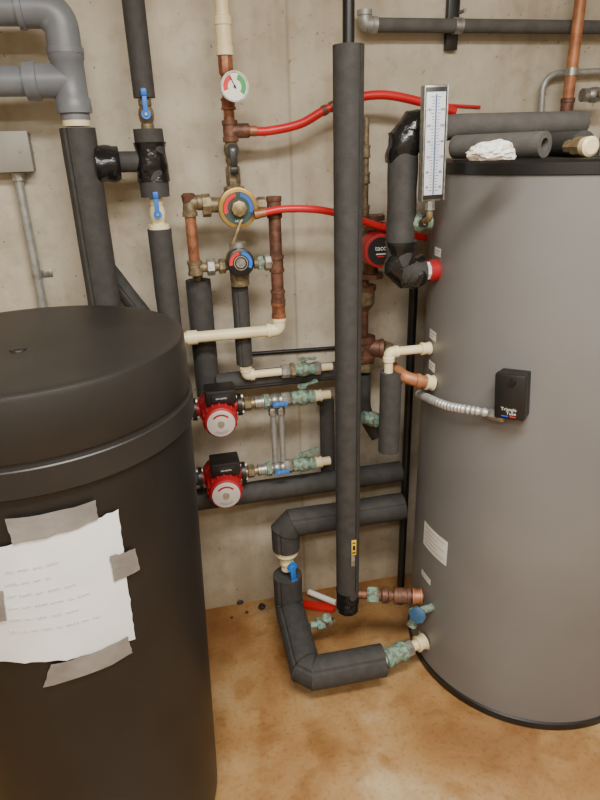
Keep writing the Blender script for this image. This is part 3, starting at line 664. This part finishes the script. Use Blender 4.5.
ib.add('valve_flange',[(lathe([(0,.036),(.014,.036)],Vector((xI,YI,zc(362,290,YI))),Z,20),brown)])
ib.add('tee_fitting',[(seg_geo(Vector((xI,YI,zt-.04)),Vector((xI,YI,zt+.04)),.036,'coup'),brown),(seg_geo(Vector((xI,YI,zt)),Vector((xI+.06,YI-.02,zt)),.03,'coup'),brown),(lathe([(0,.026),(.03,.022)],Vector((xI+.055,YI-.02,zt)),(X-Z*.3).normalized(),8),bronze)])
ib.add('lower_union',[(seg_geo(Vector((xI,YI,zc(362,371,YI))),Vector((xI,YI,zc(362,360,YI))),.034,'hex'),bronze)])
ipipe('short black foam insulated drop pipe below the copper tee',[Vector((xI,YI,zc(362,374,YI))),Vector((xI,YI,zc(360,412,YI))),W(378,436,YI-.03)],S(9,i_t),br=.04)
ipipe('black foam insulated pipe behind the tall vertical pipe',[W(320,398,1.77),W(327,400,1.77),Vector((W(327,400,1.77).x,1.77,zc(327,470,1.77)))],S(9,i_t),br=.03)
kx=W(407,440,1.70)
single('thin_black_riser','slender black vertical pipe standing from the floor','pipe',[(seg_geo(Vector((kx.x,1.70,0)),Vector((kx.x,1.70,zc(409,285,1.70))),S(4,kx),'pipe'),blk)],origin=Vector((kx.x,1.70,0)))
# cream elbow to tank and black insulation
pe=T(431,348,TR); YG=pe.y
gA=W(389,352,YG); gA.z=pe.z; gB=W(389,372,YG); gB.x=gA.x
g1=Thing('cream_plastic_pipe','cream plastic elbow pipe entering the grey tank','pipe',gA,'cream plastic pipes')
g1.add('pipe_run',[(sweep(fillet([gB,gA,pe],.03),S(4.5,gA)),cream)]); g1.add('elbow_fitting',elbow_geo(gB,gA,pe,S(5,gA),.022,cream)); n=TN(pe)
dd=(pe-gA).normalized(); g1.add('coupling',[(seg_geo(pe-dd*.03,pe-dd*.002,S(6.5,gA),'coup'),cream)])
ipipe('short stubby black foam insulated vertical pipe beside the tank',[gB+X*.008,Vector((gB.x+.008,YG,zc(392,450,YG)))],S(11,gB),lump=.03)
pe2=T(434,383,TR); s2=W(404,377,pe2.y+.01)
g2=Thing('brown_elbow_fitting','dull orange copper elbow and cream cap at the tank side','pipe fitting',s2)
mid=pe2.lerp(s2,.62)+Z*-.004
g2.add('elbow',[(sweep(fillet([s2+Y_*.09+Z*.0,s2+Y_*.01,mid,pe2],.035),S(6.3,s2),20),orange),(lathe([(0,S(7.6,s2)),(.012,S(7.6,s2))],mid,(pe2-mid)),orange)])
g2.add('plastic_collar',[(seg_geo(pe2.lerp(mid,.45),pe2,S(8,s2),'coup'),cream)])
ball_valve(W(373,419,1.60),X+Z*-.3,NY,.017,verd,verd,'corroded green valve beside the insulated pipes',L=.07,hl=.03)
# ---------------- J
jt=T(437,270,TR); YJ=jt.y; ja=W(399,275,YJ); ja.z=jt.z
jx=ja.x; jtop=Vector((jx,YJ,W(392,131,YJ).z)); rJ=S(14,ja)
jr=W(582,127,YJ+.02); jr=Vector((jr.x,YJ+.02,jtop.z))
J=ipipe('thick black taped foam pipe looping over the grey tank',[jt-X*.04,ja,jtop,Vector((jx+.09,YJ,jtop.z))],rJ,br=.02,lump=.08,mit=True)
J.add('top_insulation',[(sweep(fillet([Vector((jx+.07,YJ,jtop.z)),Vector((jx+.13,YJ,jtop.z+.006)),jr+Z*.008],.04),S(11,ja),24,.03),insul2)])
J.add('elbow_tape',[(mitre([jt-X*.042,ja,ja+Z*.08],rJ*1.08,40,.4,None,.022,.005,30),tape)],'wrinkled glossy black tape')
J.add('elbow_tape',[(mitre([jtop-Z*.07,jtop,Vector((jx+.08,YJ,jtop.z))],rJ*1.08,40,.4,None,.022,.005,30),tape)],'wrinkled glossy black tape')
J.add('end_bushing',[(seg_geo(jt-X*.045,jt-X*.022,.024,'oct'),white)],'white threaded bushing')
J.add('red_collar',[(seg_geo(jt-X*.024,jt+X*.004,.028,'pipe'),redp)],'red collar against tank')
jv=W(418,222,YJ-.01)
ball_valve(jv,X,NY,.017,verd,blk,'grey green ball valve off the taped foam pipe',L=.065,hl=.02,hdir=Z,group='ball valves')
# thermometer
Yt=YJ-.07
tc0=W(432,145,Yt); th_h=(W(434,86,Yt)-W(430,202,Yt)); tL=th_h.length; tup=th_h.normalized(); trt=(X-tup*X.dot(tup)).normalized(); tn=trt.cross(tup)
if tn.y>0: tn=-tn
tw=S(25,tc0)
tm=Thing('thermometer','long rectangular industrial thermometer with white graduated scale','thermometer',tc0-tup*tL/2)
dsteel=M('dark_frame_metal',(40,40,41),(56,56,56),rough=.4,metal=.3)
tm.add('case',[(box(tc0,tw,.018,tL,trt,tn,tup,.004),steel),(box(tc0+tn*.010,tw*.90,.005,tL*.96,trt,tn,tup,.001),dsteel)]+[(box(tc0+tn*.013+trt*s*tw*.47,tw*.06,.008,tL*.99,trt,tn,tup,.001),steel) for s in (-1,1)])
g=[(box(tc0+tn*.0135,tw*.80,.002,tL*.88,trt,tn,tup,.0005),M('bluish_white_scale',(205,213,222),(214,221,229),rough=.4))]
for i in range(31):
    yy=-tL*.40+tL*.80*i/30; ln=tw*(.14 if i%5==0 else .08)
    for s in(-1,1): g.append((box(tc0+tn*.0148+tup*yy+trt*s*(tw*.07+ln/2),ln,.0004,.0011,trt,tn,tup,0),dark))
for k,sx_ in enumerate(('40','80','120','160','200','240')):
    yy=-tL*.40+tL*.133*k+tL*.03; g.append((text(sx_,tc0+tn*.015+tup*yy+trt*tw*.28,trt,tup,.0075),dark)); g.append((text(sx_,tc0+tn*.015+tup*yy-trt*tw*.28,trt,tup,.0075),dark))
tm.add('scale_plate',g,'bluish white scale with black graduations and numerals')
tm.add('glass_tube',[(seg_geo(tc0+tn*.0155-tup*tL*.43,tc0+tn*.0155+tup*tL*.42,.0018,'pipe'),M('tube_blue',(90,110,150),rough=.2))])
b0=tc0-tup*(tL/2)
tm.add('stem',[(lathe([(0,.012),(.02,.012),(.022,.008),(.026,.008)],b0,-tup,8),steel),(sweep(fillet([b0-tup*.02,b0-tup*.04,jv+NY*.02],.01),.008,12),brass)])
# ---------------- top right
YT=1.80
a=W(368,22,YT); b=W(600,30,YT); z_=(a.z+b.z)/2
tr_=Thing('ceiling_level_pipe','grey horizontal pipe high on the concrete wall','pipe',Vector((a.x,YT,z_)))
tr_.add('pipe_run',[(seg_geo(Vector((a.x-.005,YT,z_)),Vector((x1-.01,YT,z_)),S(6.5,a),'pipe'),insul2)])
tr_.add('end_elbow',elbow_geo(Vector((a.x+.1,YT,z_)),Vector((a.x-.01,YT,z_)),Vector((a.x-.01,YT,z_+1)),S(6.5,a),.03,galv))
bx_=W(458,20,YT); st=Thing('pipe_hanger_strut','short black steel strut clamp holding the high pipe','pipe hanger',Vector((bx_.x,D,z_)))
st.add('strut',[(box(Vector((bx_.x,D-.012,z_+.04)),.035,.022,.19,bev=.003),blk)])
st.add('clamp',[(lathe([(-.012,S(7.6,a)),(.012,S(7.6,a))],Vector((bx_.x,YT,z_)),X),steel),(lathe([(0,.005),(.03,.005)],Vector((bx_.x,YT-.01,z_+.03)),NY,6),steel)])
ox=W(573,60,1.76); oc=Thing('orange_copper_pipe','orange copper pipe dropping behind the grey tank','copper pipe',Vector((ox.x,1.76,1.3)))
oc.add('pipe_run',[(seg_geo(Vector((ox.x,1.76,1.6)),Vector((ox.x,1.76,CEIL)),S(5.5,ox),'pipe'),orange)]); oc.add('coupling',[(seg_geo(Vector((ox.x,1.76,zc(568,118,1.76))),Vector((ox.x,1.76,zc(569,98,1.76))),S(7,ox),'coup'),brown)])
oc.add('pipe_strap',[(lathe([(-.01,S(6.5,ox)),(.01,S(6.5,ox))],Vector((ox.x,1.76,zc(571,72,1.76))),Z),steel)])
Yc=1.815
single('curved_steel_conduit','thin galvanised conduit bending down behind the tank','conduit',[(sweep(fillet([W(700,69,Yc),W(600,71,Yc),W(543,74,Yc),W(541,118,Yc),Vector((W(541,118,Yc).x,Yc,1.6))],.11),.009,14),galv)])
vb=ball_valve(W(594,95,1.74),X,NY,.016,steel,brass,'steel valve at the wall above the grey tank',L=.08,hl=.05)
# tank top items
def hollow(p0,p1,R,r,m): 
    L=(p1-p0).length; return lathe([(0,R),(L,R),(L,r),(0,r)],p0,p1-p0,28,closed=True)
zt_=TH+.002
def onTop(px,py,Y,r): q=W(px,py,Y); q.z=zt_+r; return q
r1=.0265
a=onTop(456,142,1.45,r1); b=onTop(545,144,1.235,r1)
single('foam_pipe_sleeve','loose grey foam pipe insulation tube lying on tank top','pipe insulation',[(hollow(a,b,r1,.013,insul2),insul2)],group='foam offcuts')
a=onTop(552,140,1.40,.026); b=onTop(583,145,1.24,.026)
single('foam_pipe_sleeve','short dark foam pipe insulation offcut on the tank top','pipe insulation',[(hollow(a,b,.026,.012,insul),insul)],group='foam offcuts')
q=onTop(592,146,1.18,.02); tv=Thing('capped_brass_fitting','brass fitting with a round cream cap on tank top','pipe fitting',q-Z*.02)
tv.add('fitting_body',[(lathe([(0,.014),(.03,.014),(.03,.02),(.06,.02)],q+Y_*.08,NY,8),brass)]); tv.add('cap',[(lathe([(0,.019),(.016,.02),(.02,.015)],q+Y_*.02,NY),cream)]); tv.add('vertical_stub',[(lathe([(0,.012),(.07,.012)],q+X*.045+Y_*.02-Z*.018,Z),steel)])
q=onTop(492,150,1.17,.0)
bm=bmesh.new(); bmesh.ops.create_icosphere(bm,subdivisions=5,radius=1)
for v_ in bm.verts:
    c_=v_.co.copy(); k=1+.25*noise.noise(c_*2.0+Vector((3,1,7)))-.2*abs(noise.noise(c_*4))
    v_.co=Vector((c_.x*.050*k,c_.y*.032*k,max(c_.z*.023*k+.014,.001)))
gv=[q+v_.co for v_ in bm.verts]; gf=[tuple(v_.index for v_ in f.verts) for f in bm.faces]; bm.free()
single('crumpled_rag','crumpled white paper rag resting on the tank top','rag',[((gv,gf),cloth)],origin=q)
# ---------------- lights
def area(loc,sx,sy,power,col,rot=(0,0,0)):
    l=bpy.data.lights.new('ceiling_or_fill_light','AREA'); l.shape='RECTANGLE'; l.size=sx; l.size_y=sy; l.energy=power; l.color=col
    o=bpy.data.objects.new('ceiling_or_fill_light',l); o.location=loc; o.rotation_euler=rot; bpy.context.scene.collection.objects.link(o)
wc=(1,.965,.90)
area((.3,.25,CEIL-.03),1.2,.3,64,wc); area((-.5,-.8,CEIL-.03),1.2,.3,48,wc); area((1.3,-.7,CEIL-.03),1.2,.3,24,wc)  # two overhead lamps; the last, weaker one is an added fill evening the light
w=bpy.data.worlds.new('world'); bpy.context.scene.world=w; w.use_nodes=True; w.node_tree.nodes['Background'].inputs[0].default_value=(.9,.85,.78,1); w.node_tree.nodes['Background'].inputs[1].default_value=.2
# ---------------- camera
cd=bpy.data.cameras.new('camera'); cd.sensor_fit='VERTICAL'; cd.sensor_height=36; cd.lens=FPX/800*36; cd.clip_start=.02
co_=bpy.data.objects.new('camera',cd); bpy.context.scene.collection.objects.link(co_)
m=Matrix((CR,CU,-FW)).transposed().to_4x4(); m.translation=CAM; co_.matrix_world=m
bpy.context.scene.camera=co_
